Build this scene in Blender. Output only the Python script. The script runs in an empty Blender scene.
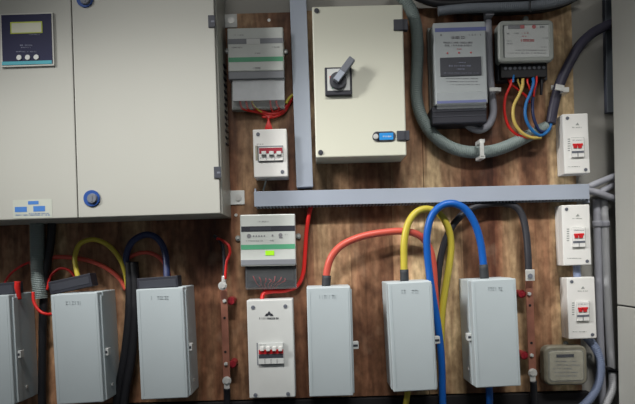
import bpy, bmesh, math, random
from mathutils import Vector, Matrix
random.seed(7)
SC = bpy.context.scene
COL = SC.collection
# ---------------------------------------------------------------- camera geometry
F = 560.0            # focal length in pixels of the 635 px wide frame
D = 1.68             # distance camera - board
Z0 = 1.50            # camera height
VX, VY = 317.5, 262.0
ROLL = math.radians(1.6)
CR, SR = math.cos(ROLL), math.sin(ROLL)

def W(px, py, d=0.0):
    """point of the place seen at a pixel of the photograph, d metres in front of the board"""
    u, v = px - VX, VY - py
    s = (D - d) / F
    return Vector(((u*CR + v*SR)*s, -d, Z0 + (-u*SR + v*CR)*s))

def K(d): return (D - d) / F

cam_d = bpy.data.cameras.new('camera'); cam = bpy.data.objects.new('camera', cam_d); COL.objects.link(cam)
cam_d.sensor_fit = 'HORIZONTAL'; cam_d.sensor_width = 36.0; cam_d.lens = F/635*36
cam_d.shift_y = (VY - 202)/635.0
cam_d.clip_start = 0.02
cam.matrix_world = Matrix(((CR, SR, 0, 0), (0, 0, -1, -D), (-SR, CR, 0, Z0), (0, 0, 0, 1)))
SC.camera = cam

# ---------------------------------------------------------------- materials
def srgb(c):
    return tuple((x/255/12.92 if x/255 <= .04045 else ((x/255+.055)/1.055)**2.4) for x in c)

def mat(name, col, rough=.5, metal=0.0, var=.06, vscale=12, bump=0.0, bscale=150, spec=.4, emit=0.0):
    m = bpy.data.materials.new(name); m.use_nodes = True
    n = m.node_tree.nodes; l = m.node_tree.links
    p = n['Principled BSDF']
    c = srgb(col)
    p.inputs['Roughness'].default_value = rough; p.inputs['Metallic'].default_value = metal
    p.inputs['Specular IOR Level'].default_value = spec
    tc = n.new('ShaderNodeTexCoord')
    nz = n.new('ShaderNodeTexNoise'); nz.inputs['Scale'].default_value = vscale; nz.inputs['Detail'].default_value = 5
    l.new(tc.outputs['Object'], nz.inputs['Vector'])
    rp = n.new('ShaderNodeValToRGB')
    rp.color_ramp.elements[0].position = .3; rp.color_ramp.elements[1].position = .7
    rp.color_ramp.elements[0].color = tuple(max(0, x*(1-var)) for x in c)+(1,)
    rp.color_ramp.elements[1].color = tuple(min(1, x*(1+var)) for x in c)+(1,)
    l.new(nz.outputs['Fac'], rp.inputs['Fac']); l.new(rp.outputs['Color'], p.inputs['Base Color'])
    if bump:
        n2 = n.new('ShaderNodeTexNoise'); n2.inputs['Scale'].default_value = bscale
        b = n.new('ShaderNodeBump'); b.inputs['Strength'].default_value = bump; b.inputs['Distance'].default_value = .002
        l.new(tc.outputs['Object'], n2.inputs['Vector']); l.new(n2.outputs['Fac'], b.inputs['Height']); l.new(b.outputs['Normal'], p.inputs['Normal'])
    if emit:
        p.inputs['Emission Color'].default_value = c+(1,); p.inputs['Emission Strength'].default_value = emit
    return m

def clear_mat(name, col, alpha, rough=.15):
    m = bpy.data.materials.new(name); m.use_nodes = True
    n = m.node_tree.nodes; l = m.node_tree.links
    p = n['Principled BSDF']; p.inputs['Base Color'].default_value = srgb(col)+(1,)
    p.inputs['Roughness'].default_value = rough; p.inputs['IOR'].default_value = 1.45
    tc = n.new('ShaderNodeTexCoord'); nz = n.new('ShaderNodeTexNoise'); nz.inputs['Scale'].default_value = 40
    mr = n.new('ShaderNodeMapRange'); mr.inputs['To Min'].default_value = alpha*.85; mr.inputs['To Max'].default_value = min(1, alpha*1.15)
    l.new(tc.outputs['Object'], nz.inputs['Vector']); l.new(nz.outputs['Fac'], mr.inputs['Value'])
    tr = n.new('ShaderNodeBsdfTransparent'); mx = n.new('ShaderNodeMixShader')
    l.new(mr.outputs['Result'], mx.inputs['Fac']); l.new(tr.outputs['BSDF'], mx.inputs[1]); l.new(p.outputs['BSDF'], mx.inputs[2])
    l.new(mx.outputs['Shader'], n['Material Output'].inputs['Surface'])
    return m

def wood_mat():
    m = bpy.data.materials.new('plywood'); m.use_nodes = True
    n = m.node_tree.nodes; l = m.node_tree.links; p = n['Principled BSDF']
    tc = n.new('ShaderNodeTexCoord')
    def noise(sc, loc, scale, det, dist=0):
        mp = n.new('ShaderNodeMapping'); mp.inputs['Scale'].default_value = sc; mp.inputs['Location'].default_value = loc
        z = n.new('ShaderNodeTexNoise'); z.inputs['Scale'].default_value = scale; z.inputs['Detail'].default_value = det
        z.inputs['Distortion'].default_value = dist
        l.new(tc.outputs['Object'], mp.inputs['Vector']); l.new(mp.outputs['Vector'], z.inputs['Vector'])
        return z.outputs['Fac']
    def ramp(f, els):
        r = n.new('ShaderNodeValToRGB'); e = r.color_ramp.elements
        while len(e) < len(els): e.new(.5)
        for q, (pos, c) in zip(e, els): q.position = pos; q.color = srgb(c)+(1,)
        l.new(f, r.inputs['Fac']); return r.outputs['Color']
    def mix(kind, fac, a, b):
        x = n.new('ShaderNodeMix'); x.data_type = 'RGBA'; x.blend_type = kind
        if isinstance(fac, float): x.inputs[0].default_value = fac
        else: l.new(fac, x.inputs[0])
        l.new(a, x.inputs[6]); l.new(b, x.inputs[7]); return x.outputs[2]
    wide = ramp(noise((7, 1, .8), (3, 0, 0), 1.0, 3, .8), [(.34, (166, 116, 92)), (.5, (216, 170, 136)), (.66, (255, 230, 188))])
    fine = ramp(noise((48, 1, 4.5), (0, 0, 1), 1.0, 8, .8), [(.28, (160, 150, 144)), (.5, (222, 218, 214)), (.72, (255, 255, 255))])
    blot = ramp(noise((10, 1, 6), (1, 0, 4), 1.0, 8, .5), [(.36, (128, 108, 100)), (.6, (255, 255, 255))])
    pale = noise((12, 1, 9), (7, 0, 2), 1.0, 5)
    sp = n.new('ShaderNodeSeparateXYZ'); l.new(tc.outputs['Object'], sp.inputs[0])
    vo = n.new('ShaderNodeTexVoronoi'); vo.voronoi_dimensions = '1D'; vo.inputs['Scale'].default_value = 9; l.new(sp.outputs['X'], vo.inputs['W'])
    vs = n.new('ShaderNodeSeparateColor'); l.new(vo.outputs['Color'], vs.inputs[0])
    strips = ramp(vs.outputs[0], [(.1, (188, 170, 162)), (.5, (222, 210, 202)), (.9, (255, 252, 244))])
    speck = ramp(noise((60, 1, 34), (2, 0, 9), 1.0, 6), [(.3, (190, 184, 180)), (.7, (255, 255, 255))])
    c = mix('MULTIPLY', .85, wide, fine); c = mix('MULTIPLY', 1.0, c, strips); c = mix('MULTIPLY', 1.0, c, speck); c = mix('MULTIPLY', .7, c, blot)
    pr = n.new('ShaderNodeMapRange'); pr.inputs['From Min'].default_value = .6; pr.inputs['From Max'].default_value = .85
    pr.inputs['To Max'].default_value = .35; l.new(pale, pr.inputs['Value'])
    gr = n.new('ShaderNodeRGB'); gr.outputs[0].default_value = srgb((190, 165, 140))+(1,)
    c = mix('MIX', pr.outputs['Result'], c, gr.outputs[0])
    l.new(c, p.inputs['Base Color'])
    p.inputs['Roughness'].default_value = .55; p.inputs['Specular IOR Level'].default_value = .3
    bmp = n.new('ShaderNodeBump'); bmp.inputs['Strength'].default_value = .25; bmp.inputs['Distance'].default_value = .002
    l.new(noise((160, 1, 6), (0, 0, 0), 1.0, 4), bmp.inputs['Height']); l.new(bmp.outputs['Normal'], p.inputs['Normal'])
    return m

M = dict(
 wood=wood_mat(),
 plaster=mat('plaster', (158, 156, 150), .9, 0, .08, 4, .3, 60),
 concrete=mat('concrete', (120, 118, 112), .9, 0, .15, 3, .3, 40),
 cab=mat('grey beige enamel', (168, 168, 161), .42, 0, .02, 3, .08, 300),
 cab2=mat('pale steel enamel', (190, 190, 184), .5, 0, .03, 3, .08, 300),
 iso=mat('cream enamel', (208, 208, 192), .4, 0, .02, 3, .08, 300),
 box=mat('cool grey enamel', (186, 196, 200), .45, 0, .03, 6, .1, 260),
 emb=mat('embossed enamel', (170, 180, 184), .45, 0, .03, 6),
 white=mat('white plastic', (226, 225, 222), .4, 0, .02, 20),
 white2=mat('off white plastic', (202, 204, 202), .4, 0, .03, 20),
 trunk=mat('blue grey pvc', (156, 164, 178), .5, 0, .03, 8),
 trunkd=mat('trunking inside', (74, 78, 92), .6),
 meter=mat('meter face grey', (192, 196, 192), .35, 0, .03, 30),
 meterb=mat('tall meter grey', (164, 170, 172), .4, 0, .03, 30),
 meterside=mat('meter housing grey', (150, 154, 150), .45, 0, .04, 30),
 metere=mat('aged meter face', (158, 154, 138), .5, 0, .12, 60),
 meterf=mat('aged meter frame', (122, 118, 104), .45, 0, .12, 60),
 strip=mat('grey band', (125, 128, 134), .5),
 green=mat('green band', (84, 160, 122), .5),
 blueband=mat('faded blue band', (98, 106, 156), .5),
 neon=mat('neon sticker', (170, 240, 40), .5),
 ink=mat('grey print', (122, 122, 126), .6),
 inkl=mat('light print', (146, 150, 172), .6),
 inkr=mat('red print', (190, 80, 80), .6),
 lcd=mat('lcd glass', (196, 196, 178), .25),
 lcdf=mat('lcd frame', (166, 178, 60), .4),
 navy=mat('navy overlay', (28, 30, 62), .5, spec=.2),
 cyan=mat('cyan overlay', (60, 150, 165), .4),
 bluesk=mat('sticker blue', (60, 112, 180), .5),
 bluering=mat('lock ring blue', (38, 72, 136), .35),
 badge=mat('bright badge blue', (36, 140, 214), .4),
 sticker=mat('pale sticker', (176, 180, 170), .4),
 dark=mat('dark grey plastic', (58, 60, 68), .5),
 dark2=mat('charcoal plastic', (42, 43, 52), .55),
 black=mat('black rubber', (26, 26, 30), .5),
 blackc=mat('black cable sheath', (42, 42, 48), .5, 0, .1, 30),
 violet=mat('dark violet cable sheath', (56, 54, 70), .45, 0, .1, 30),
 shrink=mat('heat shrink sleeve', (48, 50, 54), .6),
 handle=mat('grey handle', (104, 108, 118), .4),
 chrome=mat('zinc metal', (205, 205, 202), .35, .35, .1, 60),
 copper=mat('tarnished copper', (140, 92, 76), .55, .25, .25, 25),
 redins=mat('red insulator', (134, 30, 40), .35),
 red=mat('red wire', (206, 40, 36), .4), redor=mat('orange red cable', (196, 84, 70), .4, 0, .05, 15),
 yellow=mat('yellow cable', (186, 170, 60), .4, 0, .06, 15), blue=mat('blue cable', (16, 86, 168), .4, 0, .05, 15),
 yellow2=mat('pale yellow wire', (200, 174, 92), .4), blue2=mat('sky blue wire', (34, 104, 166), .4),
 navyw=mat('navy wire', (40, 50, 88), .4),
 redtog=mat('red toggle', (196, 34, 40), .35), redlab=mat('dark red band', (150, 34, 52), .45),
 flex=mat('grey green conduit', (128, 140, 138), .55, 0, .06, 12),
 pipe=mat('violet grey pvc pipe', (154, 155, 164), .5, 0, .06, 10),
 pipel=mat('light grey pvc pipe', (172, 173, 176), .5, 0, .08, 10),
 pipeb=mat('blue grey flexible pipe', (120, 132, 160), .5, 0, .06, 10),
 pipet=mat('dark grey pipe', (110, 116, 124), .5, 0, .06, 10),
 hole=mat('recess black', (20, 20, 22), .8),
 clear=clear_mat('clear cover', (180, 184, 186), .06), milky=clear_mat('milky cover', (196, 200, 204), .72, .3),
 lens=clear_mat('meter window', (190, 196, 200), .09, .1),
 gap_shade=mat('black trough', (22, 20, 22), .8),  # near black, stands for the lack of light below the board
)

# ---------------------------------------------------------------- mesh builder
class B:
    """collects solids; with a thing th the coordinates become local to it"""
    def __init__(s, th=None): s.bm = bmesh.new(); s.th = th; s.inv = th.inv if th else Matrix.Identity(4)
    def _merge(s, t, mtx=None):
        if mtx is not None: bmesh.ops.transform(t, matrix=mtx, verts=t.verts)
        me = bpy.data.meshes.new('tmp'); t.to_mesh(me); t.free(); s.bm.from_mesh(me); bpy.data.meshes.remove(me)
    def raw(s, x0, x1, y0, y1, z0, z1, bev=0, seg=2, mtx=None):
        t = bmesh.new(); bmesh.ops.create_cube(t, size=1)
        for v in t.verts:
            v.co = Vector(((x0+x1)/2+v.co.x*(x1-x0), (y0+y1)/2+v.co.y*(y1-y0), (z0+z1)/2+v.co.z*(z1-z0)))
        if bev: bmesh.ops.bevel(t, geom=t.edges[:], offset=bev, segments=seg, affect='EDGES', profile=.5)
        s._merge(t, mtx); return s
    def c(s, px, py, d): return s.inv @ W(px, py, d)
    def box(s, px0, py0, px1, py1, d0, d1, bev=0, rot=0, dm=None):
        """box whose front face covers the pixel rectangle at depth d1"""
        dd = d1 if dm is None else dm
        c = s.c((px0+px1)/2, (py0+py1)/2, dd); hx = (px1-px0)/2*K(dd); hz = (py1-py0)/2*K(dd)
        mt = Matrix.Translation((c.x, 0, c.z)) @ Matrix.Rotation(-math.radians(rot), 4, 'Y')
        return s.raw(-hx, hx, -d1, -d0, -hz, hz, bev, mtx=mt)
    def cyl(s, px, py, r, d0, d1, seg=24, r2=None, bev=0):
        c = s.c(px, py, d1); t = bmesh.new(); k = K(d1)
        bmesh.ops.create_cone(t, cap_ends=True, segments=seg, radius1=r*k, radius2=(r if r2 is None else r2)*k, depth=d1-d0)
        if bev: bmesh.ops.bevel(t, geom=[e for e in t.edges if abs(e.verts[0].co.z-e.verts[1].co.z) < 1e-6 and e.verts[0].co.z > 0], offset=bev, segments=2, affect='EDGES')
        mt = Matrix.Translation((c.x, -(d0+d1)/2, c.z)) @ Matrix.Rotation(math.pi/2, 4, 'X')
        s._merge(t, mt); return s
    def tube(s, pts, r, seg=14, n=10, ribs=None, flat=1.0):
        """pts: (px, py, d) ; r in pixels at the point's depth"""
        P = [s.inv @ W(*p) for p in pts]; k = K(sum(p[2] for p in pts)/len(pts))
        Q = []
        E = [P[0]*2-P[1]] + P + [P[-1]*2-P[-2]]
        for i in range(1, len(E)-2):
            for j in range(n):
                t = j/n; a, b, c, d = E[i-1], E[i], E[i+1], E[i+2]
                Q.append(.5*((2*b)+(c-a)*t+(2*a-5*b+4*c-d)*t*t+(3*b-a-3*c+d)*t**3))
        Q.append(P[-1].copy())
        if ribs:                                             # resample evenly so every rib has a crest and a groove
            out = [Q[0]]; acc = 0; stp = ribs/4
            for a, b in zip(Q, Q[1:]):
                L = (b-a).length
                while acc + L >= stp:
                    tt = (stp-acc)/L; a = a.lerp(b, tt); out.append(a); L = (b-a).length; acc = 0
                acc += L
            Q = out
        bm = s.bm; up = Vector((0, 1, 0)); prev = None; R = r*k; first = None
        for i, q in enumerate(Q):
            t = (Q[min(i+1, len(Q)-1)]-Q[max(i-1, 0)]).normalized()
            if abs(t.dot(up)) > .97: up2 = Vector((1, 0, 0))
            else: up2 = up
            u = (up2 - t*up2.dot(t)).normalized(); w = t.cross(u)
            rr = R*(1, 1, .9, .9)[i % 4] if ribs else R
            ring = [bm.verts.new(q+u*math.cos(2*math.pi*a/seg)*rr*flat+w*math.sin(2*math.pi*a/seg)*rr) for a in range(seg)]
            if prev:
                for a in range(seg):
                    f = bm.faces.new((prev[a], prev[(a+1) % seg], ring[(a+1) % seg], ring[a])); f.smooth = True
            else: first = ring
            prev = ring
        bm.faces.new(first[::-1]); bm.faces.new(prev); return s
    def poly(s, pts, d0, d1):
        """extruded pixel polygon"""
        a = [s.bm.verts.new(s.c(x, y, d1)) for x, y in pts]
        for v in a: v.co.y = -d1
        b = [s.bm.verts.new((v.co.x, -d0, v.co.z)) for v in a]
        n = len(a); s.bm.faces.new(a); s.bm.faces.new(b[::-1])
        for i in range(n): s.bm.faces.new((a[i], b[i], b[(i+1) % n], a[(i+1) % n]))
        return s
    def rbox(s, px0, py0, px1, py1, rad, d0, d1, hole=0, ch=.7):
        """rounded rectangular solid, or a frame of width hole pixels"""
        def loop(ins, d, rr):
            c = s.c((px0+px1)/2, (py0+py1)/2, d1); k = K(d1); hx = ((px1-px0)/2-ins)*k; hz = ((py1-py0)/2-ins)*k; q = max(rr, .3)*k; vs = []
            for (sx, sz, a0) in ((1, 1, 0), (-1, 1, 90), (-1, -1, 180), (1, -1, 270)):
                for j in range(7):
                    a = math.radians(a0+15*j); vs.append(s.bm.verts.new((c.x+sx*(hx-q)+q*math.cos(a), -d, c.z+sz*(hz-q)+q*math.sin(a))))
            return vs
        def join(a, b):
            n = len(a)
            for i in range(n):
                f = s.bm.faces.new((a[i], a[(i+1) % n], b[(i+1) % n], b[i]))
        L = [loop(0, d0, rad), loop(0, d1-ch*K(d1), rad), loop(ch, d1, rad-ch)]
        join(L[0], L[1]); join(L[1], L[2])
        if hole:
            L += [loop(hole-ch*.6, d1, rad-hole+ch), loop(hole, d1-ch*K(d1), rad-hole), loop(hole, d0, rad-hole)]
            join(L[2], L[3]); join(L[3], L[4]); join(L[4], L[5]); join(L[5], L[0])
        else:
            s.bm.faces.new(L[0][::-1]); s.bm.faces.new(L[2])
        return s
    def text(s, px0, px1, py, h, d, seed=0, gap=.35):
        """row of tiny illegible printed characters"""
        rnd = random.Random(seed*97+int(px0*10)+int(py*10)); x = px0
        while x < px1:
            w = h*rnd.uniform(.35, .7)
            if x+w > px1: break
            k = rnd.random()
            if k > .12:
                s.box(x, py-h/2, x+w*.35, py+h/2, d-.0004, d+.0004)
                if k > .4: s.box(x, py-h/2, x+w, py-h/2+h*.25, d-.0004, d+.0004)
                if k > .6: s.box(x, py+h/4, x+w, py+h/2, d-.0004, d+.0004)
                if .4 < k < .8: s.box(x+w*.65, py-h/2, x+w, py+h/2, d-.0004, d+.0004)
            x += w+h*gap
        return s

def put(name, b, m, parent=None):
    bmesh.ops.recalc_face_normals(b.bm, faces=b.bm.faces[:])
    me = bpy.data.meshes.new(name); b.bm.to_mesh(me); b.bm.free(); me.materials.append(m)
    o = bpy.data.objects.new(name, me); COL.objects.link(o)
    if parent is not None: o.parent = parent
    return o

class Th:
    def __init__(s, name, label, cat, px, py, d, tilt=1.6, group=None):
        o = bpy.data.objects.new(name, None); COL.objects.link(o); s.o = o; s.d = d
        p = W(px, py, d); o.location = (p.x, 0, p.z); o.rotation_euler = (0, -(math.radians(tilt)-ROLL), 0)
        o.empty_display_size = .03
        o['label'] = label; o['category'] = cat
        if group: o['group'] = group
        s.inv = (Matrix.Translation(o.location) @ Matrix.Rotation(o.rotation_euler.y, 4, 'Y')).inverted()
    def b(s): return B(s)
    def add(s, name, b, m, parent=None, label=None):
        o = put(name, b, M[m], parent or s.o)
        if label: o['label'] = label
        return o

def cable(name, label, cat, m, pts, r, ribs=None, group=None, flat=1.0, seg=14):
    """a top-level cable or pipe; its origin sits at its first point"""
    b = B(); b.tube(pts, r, ribs=ribs, flat=flat, seg=seg); o0 = W(*pts[0])
    bmesh.ops.translate(b.bm, vec=-o0, verts=b.bm.verts)
    o = put(name, b, M[m]); o.location = o0
    o['label'] = label; o['category'] = cat
    if group: o['group'] = group
    class C: pass
    c = C(); c.o = o; c.inv = Matrix.Translation(-o0)
    def add(n2, bb, m2, label=None):
        x = put(n2, bb, M[m2], o)
        if label: x['label'] = label
        return x
    c.add = add; c.b = lambda: B(c)
    return c

def struct(name, b, m):
    o = put(name, b, M[m]); o['kind'] = 'structure'; return o

# ---------------------------------------------------------------- setting
b = B(); b.raw(-2.2, 2.2, .018, .12, 0, 2.9); struct('wall_back', b, 'plaster')
b = B(); b.raw(-2.2, 2.2, -3.2, .12, -.1, 0); struct('floor', b, 'concrete')
b = B(); b.raw(-2.2, 2.2, -3.2, .12, 2.9, 3.0); struct('ceiling', b, 'plaster')

# backing board
th = Th('mounting_board', 'brown plywood board with streaky vertical grain, carrying the meters and boxes', 'board', 317, 202, 0, 1.6)
tl, br = W(310, 11.5, 0), W(574, 100, 0); bot = W(450, 394, 0).z
b = th.b()
def brd(x0, x1, z0, z1):
    b.raw(x0-th.o.location.x, x1-th.o.location.x, 0.0, .018, z0-th.o.location.z, z1-th.o.location.z, .0012)
seam = W(302, 100, 0).x; seam2 = W(423, 160, 0).x
brd(-1.1, seam-.0006, bot, tl.z); brd(seam+.0006, seam2-.0006, bot, tl.z+.003); brd(seam2+.0006, br.x, bot, tl.z+.001)
th.add('board', b, 'wood')
for x, y in ((269, 20), (236, 215)):
    b = th.b(); b.cyl(x, y, 1.6, 0, .002, 12); th.add('screw', b, 'chrome')

# unlit gap under the board, its darkness painted as a black duct
z1 = bot-.004
th = Th('unlit_gap_strip', 'black strip painted as the unlit gap along the bottom edge of the plywood board', 'gap_shade', 317, 400, .02)
b = th.b(); loc = th.o.location
b.raw(-1.1-loc.x, br.x+.02-loc.x, -.012, .018, bot-.16-loc.z, z1-loc.z, .001)
b.raw(-1.1-loc.x, br.x+.02-loc.x, -.03, -.012, bot-.16-loc.z, bot-.035-loc.z, .001)
th.add('duct', b, 'gap_shade')
b = th.b()
for i in range(60):
    x = -1.0+i*.033; b.raw(x-loc.x, x+.006-loc.x, -.0325, -.030, bot-.15-loc.z, bot-.04-loc.z)
th.add('slotted_side', b, 'gap_shade')

# ---------------------------------------------------------------- large cabinet on the left
DC = .17
th = Th('control_cabinet', 'large grey beige two door steel control cabinet with a small display, upper left', 'cabinet', 150, 120, DC, 1.8)
def cabx(px, py, d): return th.inv @ W(px, py, d)
rb = cabx(221.7, 213.5, DC); sx = cabx(78, 217, DC).x
XL, XR, ZB, ZT = -1.05, rb.x, rb.z, rb.z+.86
b = th.b(); b.raw(XL, XR, -.150, -.002, ZB, ZT, .002); th.add('body', b, 'cab')
b = th.b(); b.raw(XL, sx-.0012, -DC, -.1515, ZB+.001, ZT, .002); ld = th.add('door', b, 'cab', label='left door with the display')
b = th.b(); b.raw(sx+.0012, XR-.0035, -DC, -.1515, ZB+.001, ZT, .002); rd = th.add('door', b, 'cab', label='plain right door')
b = th.b(); b.raw(XL+.02, XR-.006, -.1515, -.150, ZB+.01, ZT-.01); th.add('door_gasket', b, 'hole')
b = th.b()
for i in range(13):
    y = 66+i*6.5; p = th.inv @ W(225+(y-66)*.03, y, .05)
    t = Matrix.Translation((XR+.001, -.050, p.z)) @ Matrix.Rotation(math.radians(28), 4, 'Y')
    b.raw(-.0035, .0035, -.017, .017, -.0012, .0012, 0, mtx=t)
    b.raw(XR-.001, XR+.0006, -.067, -.033, p.z-.0052, p.z-.0015)
th.add('side_louvre', b, 'dark2')
# display
b = th.b(); b.box(0.5, 13, 53.5, 66.5, DC, DC+.006, .0015); th.add('display_bezel', b, 'cab2')
b = th.b(); b.box(1.8, 14.2, 51.8, 64.2, DC+.005, DC+.0072, .0004); dp = th.add('display_panel', b, 'navy')
b = th.b(); b.box(10.3, 21.6, 42.3, 33.4, DC+.006, DC+.0080, .0004); sc = th.add('screen_frame', b, 'lcdf', dp)
b = th.b(); b.box(11.5, 22.8, 41.2, 32.4, DC+.0075, DC+.0084, .0003); th.add('screen', b, 'lcd', dp)
b = th.b(); b.box(1.8, 61, 51.8, 64.4, DC+.0065, DC+.0076); th.add('cyan_stripe', b, 'cyan', dp)
for i in range(3):
    b = th.b(); b.cyl(18.8+8.6*i, 57.4-.2*i, 2.6, DC+.007, DC+.0095, 20, bev=.0006); th.add('button', b, 'white2', dp)
b = th.b(); b.text(20, 33, 45.2, 1.3, DC+.0074, 1); b.text(16, 37, 51.6, 1.0, DC+.0074, 2); b.text(29, 41, 34.6, .8, DC+.0074, 3); b.text(21, 31, 47.4, 1, DC+.0074, 5)
th.add('panel_print', b, 'inkl', dp)
# sticker
b = th.b(); b.box(13, 199.5, 52, 218, DC, DC+.0006); st = th.add('sticker', b, 'sticker', ld, 'pale sticker with blue blocks')
b = th.b(); b.box(28, 201, 38.5, 204.4, DC, DC+.0011); b.box(14.8, 206.8, 26.8, 212, DC, DC+.0011); b.box(33.3, 206, 45, 211.4, DC, DC+.0011)
b.text(15, 50, 215, 1.0, DC+.0008, 3); b.text(29, 49, 213.4, .8, DC+.0008, 8)
th.add('sticker_print', b, 'bluesk', st)
# locks
for (x, y) in ((84.5, -1.2), (91.5, 198.3)):
    b = th.b(); b.cyl(x, y, 8.3, DC, DC+.004, 36, bev=.001); lk = th.add('door_lock', b, 'bluering', rd, 'round lock with a blue ring')
    b = th.b(); b.cyl(x, y, 5.4, DC+.003, DC+.010, 28, r2=4.6, bev=.001); b.box(x-.6, y-2.8, x+.6, y+2.8, DC+.009, DC+.0112); th.add('lock_barrel', b, 'handle', lk)
# hinges
for (x0, y0, x1, y1) in ((208, 15, 215, 27), (213.8, 166.5, 221, 178)):
    b = th.b(); b.box(x0, y0, x1, y1, DC, DC+.004, .0008); h = th.add('hinge', b, 'dark')
    b = th.b(); b.box((x0+x1)/2-.5, (y0+y1)/2-.6, x1-.5, (y0+y1)/2+1.2, DC+.003, DC+.0045); th.add('hinge_pin', b, 'handle', h)
# wall lugs
for (x0, y0, x1, y1, sx_, sy_) in ((222, 14, 237, 27.5, 231, 20.5), (228, 190.5, 244.5, 204.5, 238.3, 197.5)):
    b = th.b(); b.box(x0, y0, x1, y1, .0005, .004, .0008); lug = th.add('mounting_lug', b, 'white2')
    b = th.b(); b.cyl(sx_, sy_, 3.4, .003, .0065, 16, bev=.0006); b.box(sx_-2.2, sy_-.4, sx_+2.2, sy_+.4, .006, .0072); th.add('screw', b, 'chrome', lug)

# ---------------------------------------------------------------- trunking
th = Th('cable_trunking', 'blue grey vertical plastic trunking running down to the horizontal one', 'cable trunking', 300.5, 94, .042, 2.1)
b = th.b(); b.box(292.8, -40, 308.6, 187.3, .0005, .038, .001, dm=.038); th.add('duct', b, 'trunk')
b = th.b(); b.box(292.4, -40, 309, 187, .0375, .042, .0012); th.add('lid', b, 'trunk')
th = Th('cable_trunking', 'blue grey horizontal slotted plastic trunking across the middle of the board', 'cable trunking', 422, 195, .05, 1.3)
b = th.b(); b.box(254, 187.7, 589.6, 202.8, .045, .050, .001); th.add('lid', b, 'trunk')
b = th.b(); b.box(255, 188.6, 589, 202.4, .0005, .012, .0005, dm=.045); b.box(255, 188.0, 589, 189.2, .010, .0452, dm=.045)
b.box(254.6, 188.6, 256, 202.4, .010, .0452, dm=.045); b.box(588.4, 188.6, 589.4, 202.4, .010, .0452, dm=.045)
th.add('duct', b, 'trunk')
b = th.b(); c0 = th.inv @ W(256, 206, .045); c1 = th.inv @ W(589, 198.5, .045); zc = (th.inv @ W(422, 202.0, .045)).z
x = c0.x
while x < c1.x:
    b.raw(x, x+.0045, -.0400, -.012, zc-.0062, zc+.001); x += .0098
th.add('slotted_side', b, 'trunk')
b = th.b(); b.raw(c0.x, c1.x, -.0385, -.013, zc-.0046, zc+.03); th.add('slot_shade', b, 'trunkd', label='dark backing painted as shade behind the trunking slots')  # solid dark backing, paints the shadow under the slotted edge

# ---------------------------------------------------------------- isolator
DI = .12
th = Th('isolator_box', 'cream steel switch box with a black rotary handle', 'switch box', 359.3, 81, DI, 1.5)
b = th.b(); b.box(313.9, 6, 404.7, 156.4, .0005, .107, .002); th.add('body', b, 'iso')
b = th.b(); b.box(314.6, 6.5, 404.4, 156.0, .1068, .1092, dm=.11); th.add('door_gasket', b, 'hole')
b = th.b(); b.box(314, 5.5, 404.6, 156.5, .109, DI, .003); dr = th.add('door', b, 'iso')
for (x0, y0, x1, y1) in ((393.8, 19, 408, 30), (397, 130.5, 409.6, 140)):
    b = th.b(); b.box(x0, y0, x1, y1, DI-.012, DI+.005, .0012); h = th.add('hinge', b, 'dark')
    b = th.b(); b.box(x1-5.5, y0+.6, x1-3.6, y1-.6, DI+.004, DI+.0065, .0004); th.add('hinge_pin', b, 'dark2', h)
for (x, y) in ((316.6, 10.4), (320.6, 152.3)):
    b = th.b(); b.cyl(x, y, 2.5, DI, DI+.003, 20, bev=.0008); b.box(x-1.6, y-.4, x+1.6, y+.4, DI+.0028, DI+.0038); th.add('screw', b, 'dark', dr)
b = th.b(); b.cyl(377.4, 136.3, 4.9, DI, DI+.003); b.box(377.4, 131.4, 391, 141.1, DI, DI+.003); b.cyl(391, 136, 4.9, DI, DI+.003)
bd = th.add('lock_badge', b, 'dark', dr, 'dark oval badge with a bright blue label')
b = th.b(); b.box(379.4, 132.8, 393.3, 139.8, DI+.003, DI+.0042, .0004); th.add('badge_label', b, 'badge', bd)
b = th.b(); b.text(381.5, 391.5, 136.3, 1.5, DI+.0043, 4); th.add('badge_print', b, 'white', bd)
b = th.b(); b.cyl(375.8, 136.4, 2.6, DI+.002, DI+.0052, 20); b.cyl(375.8, 136.4, 1.6, DI+.005, DI+.0062, 16); th.add('lock_barrel', b, 'chrome', bd)
# rotary switch
b = th.b(); b.box(324.9, 67, 352, 95, DI, DI+.011, .002); sw = th.add('rotary_switch', b, 'dark2')
b = th.b(); b.box(327.3, 68.6, 349.8, 90.5, DI+.0105, DI+.0122, .0005); th.add('switch_plate', b, 'white2', sw)
b = th.b(); b.cyl(338.2, 80, 8.6, DI+.012, DI+.022, 32, bev=.002); th.add('knob', b, 'dark', sw)
b = th.b(); b.box(329.6, 76, 331.4, 82, DI+.012, DI+.0128); th.add('red_mark', b, 'inkr', sw)
b = th.b(); b.box(332, 86.4, 341, 88.4, DI+.012, DI+.0128); th.add('green_mark', b, 'green', sw)
b = th.b(); b.box(325.9+.0, 65.3, 361.4-.0, 72.5, DI+.020, DI+.036, .0025, rot=0)
b.bm.clear()
b.box(329.8, 65.4, 358.4, 72.6, DI+.020, DI+.036, .003, rot=52); th.add('handle', b, 'handle', sw)
b = th.b(); b.box(334.0, 72.5, 345, 78.3, DI+.034, DI+.039, .001, rot=52); th.add('handle_tip', b, 'trunk', sw)

# ---------------------------------------------------------------- meters
def ears(th, pts, r=2.6, d=.006):
    for (x, y) in pts:
        b = th.b(); b.cyl(x, y, r, .0005, d, 16); e = th.add('mounting_ear', b, 'meterside')
        b = th.b(); b.cyl(x, y, r*.5, d-.001, d+.002, 12); th.add('screw', b, 'chrome', e)

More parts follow.
